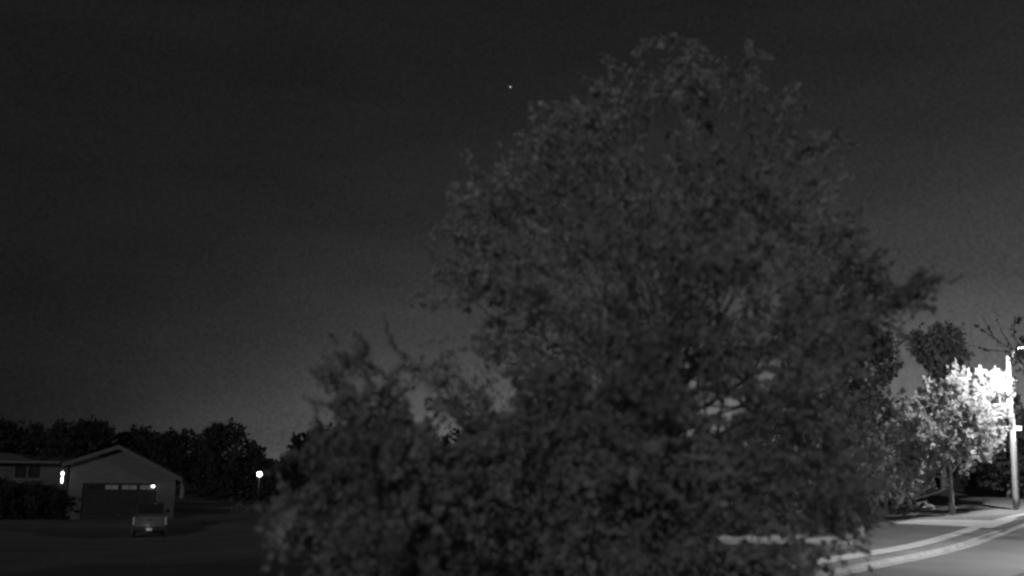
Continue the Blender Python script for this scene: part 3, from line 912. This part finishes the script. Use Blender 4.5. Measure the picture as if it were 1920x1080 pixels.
# ------------------------------------------------------------------ pickup truck parked before the garage
TD = 50.0
tg = U(281, 975, TD)
tz = tg[2] - 1.02
TZ = float(terr(tg[0], TD))
truck = empty('pickup_truck', (tg[0], TD, TZ), 'light pickup truck parked tail first in front of the garage door', 'pickup truck', rz=R(21))
tz_off = tz - TZ
print('truck ground offset', tz_off, 'terrain', TZ)
k = 0.0
MB().box(-.86, .86, 0.0, .05, .62, 1.18 + k).build('tailgate', M['truck_paint'], truck, .02)
tl_b = MB()
bd = MB()
bd.box(-.95, -.90, .05, 1.95, .55, 1.2); bd.box(.90, .95, .05, 1.95, .55, 1.2); bd.box(-.90, .90, .05, 1.95, .52, .62)
bd.prism([(1.96, .45), (5.3, .45), (5.35, .95), (5.1, 1.15), (3.9, 1.22), (1.96, 1.2)], -.95, .95, 'x')
bd.build('body', M['truck_body'], truck, .03)
MB().prism([(2.0, 1.205), (3.85, 1.225), (3.25, 1.82), (2.25, 1.82)], -.82, .82, 'x').build('cab', M['truck_dark'], truck, .05)
MB().prism([(1.985, 1.28), (2.02, 1.28), (2.215, 1.76), (2.18, 1.76)], -.72, .72, 'x').build('rear_window', M['dark_glass'], truck)
for s in (-1, 1):
    MB().box(min(s * .87, s * .95), max(s * .87, s * .95), -.02, .045, .72, 1.15).build('tail_light', M['tail_lens'], truck, .01)
    MB().box(min(s * .98, s * 1.18), max(s * .98, s * 1.18), 3.5, 3.58, 1.2, 1.4).build('mirror', M['truck_dark'], truck, .02)
    for yy in (1.0, 4.4):
        wh = MB().lathe([(.30, -.12), (.37, -.1), (.37, .1), (.30, .12)], 22, (s * .84, yy, .37), 'x').build('wheel', M['rubber'], truck)
        MB().lathe([(.08, -.015), (.2, -.01), (.2, .01), (.08, .015)], 16, (s * .968, yy, .37), 'x').build('rim', M['chrome'], wh)
bp_ = MB(); bp_.box(-.95, -.18, -.14, -.01, .42, .58); bp_.box(.18, .95, -.14, -.01, .42, .58); bp_.box(-.18, .18, -.09, -.01, .40, .56)
bumper = bp_.build('bumper', M['truck_dark'], truck, .02)
MB().box(-.16, .16, -.105, -.093, .42, .55).build('licence_plate', M['white_plate'], truck)
MB().box(-.12, .12, -.02, -.001, .96, 1.02).build('tailgate_handle', M['truck_dark'], truck)
MB().box(.22, .34, 2.19, 2.23, 1.70, 1.76).build('cab_bright_dot', M['soft_glow'], truck)  # small glowing block makes the bright dot at the cab rear
point('plate_fill_light', (truck.location[0], truck.location[1] - .28, TZ + .62), .4, .02)  # added light that brightens the licence plate, no fixture modelled
truck.location.z = TZ
truck.scale = (.86, .9, .94)

# ------------------------------------------------------------------ pale house seen through the tall tree
ND = 74.0
nh = U(1352, 880, ND)
nz_ = float(terr(nh[0], ND))
nho = empty('pale_house', (nh[0], ND, nz_), 'pale gabled house glimpsed through the leaves of the tall front tree', 'house', rz=R(14))
MB().prism([(-5, -.4), (5, -.4), (5, 8.4), (0, 11.2), (-5, 8.4)], 0, 9).build('wall', M['pale_siding'], nho)
nr = MB()
for a, b in (((-5.6, 8.08), (0, 11.22)), ((0, 11.22), (5.6, 8.08))):
    nr.prism([(a[0], a[1]), (b[0], b[1]), (b[0], b[1] + .2), (a[0], a[1] + .2)], -.5, 9.5)
nr.build('roof', M['shingle'], nho)
for (wx, wz0) in ((-3, .9), (0.2, .9), (3, .9), (-3, 3.7), (3, 3.7), (-2.6, 6.3), (2.6, 6.3)):
    w = MB().box(wx - .55, wx + .55, -.03, -.004, wz0, wz0 + 1.4).build('window', M['dark_glass'], nho)
    f = MB()
    f.box(wx - .65, wx - .55, -.06, -.002, wz0 - .1, wz0 + 1.5); f.box(wx + .55, wx + .65, -.06, -.002, wz0 - .1, wz0 + 1.5)
    f.box(wx - .55, wx + .55, -.06, -.002, wz0 + 1.4, wz0 + 1.5); f.box(wx - .55, wx + .55, -.08, -.002, wz0 - .1, wz0)
    f.build('frame', M['trim'], w)
# dark house far behind the lit tree with one lit window
DD = 98.0
dh = U(1815, 885, DD)
dz_ = float(terr(dh[0], DD))
dho = empty('dark_house', (dh[0], DD, dz_), 'dark low house behind the lamplit tree with one bright window', 'house', rz=R(-6))
MB().box(-5, 5, 0, 8, -.4, 2.8).build('wall', M['dark_door'], dho)
MB().prism([(-.6, 2.7), (4, 4.3), (8.6, 2.7), (8.6, 2.85), (4, 4.5), (-.6, 2.85)], -5.5, 5.5, 'x').build('roof', M['shingle'], dho)
wpx = U(1826, 847, DD - .05)
lx_ = wpx[0] - dh[0]; lz_ = wpx[2] - dz_
w = MB().box(lx_ - .32, lx_ + .32, -.05, -.004, lz_ - .2, lz_ + .2).build('window', M['window_lit'], dho)
MB().box(lx_ - .4, lx_ + .4, -.03, -.003, lz_ - .28, lz_ - .203).build('sill', M['trim'], w)
print('dark window z', lz_, 'lamp', lcen, 'pole', pf, 'lit tree', f_l, 'street tree', f_b)

# ------------------------------------------------------------------ a bright star
st = U(957, 163, 1500)
o = MB().lathe([(.85 * math.sin(a) + .001, -.85 * math.cos(a)) for a in np.linspace(0.1, math.pi, 9)], 12, (0, 0, 0)).build('star', M['star'])
o.location = [float(v) for v in st]
tag(o, 'single bright star in the dark sky left of the tall tree', 'star')
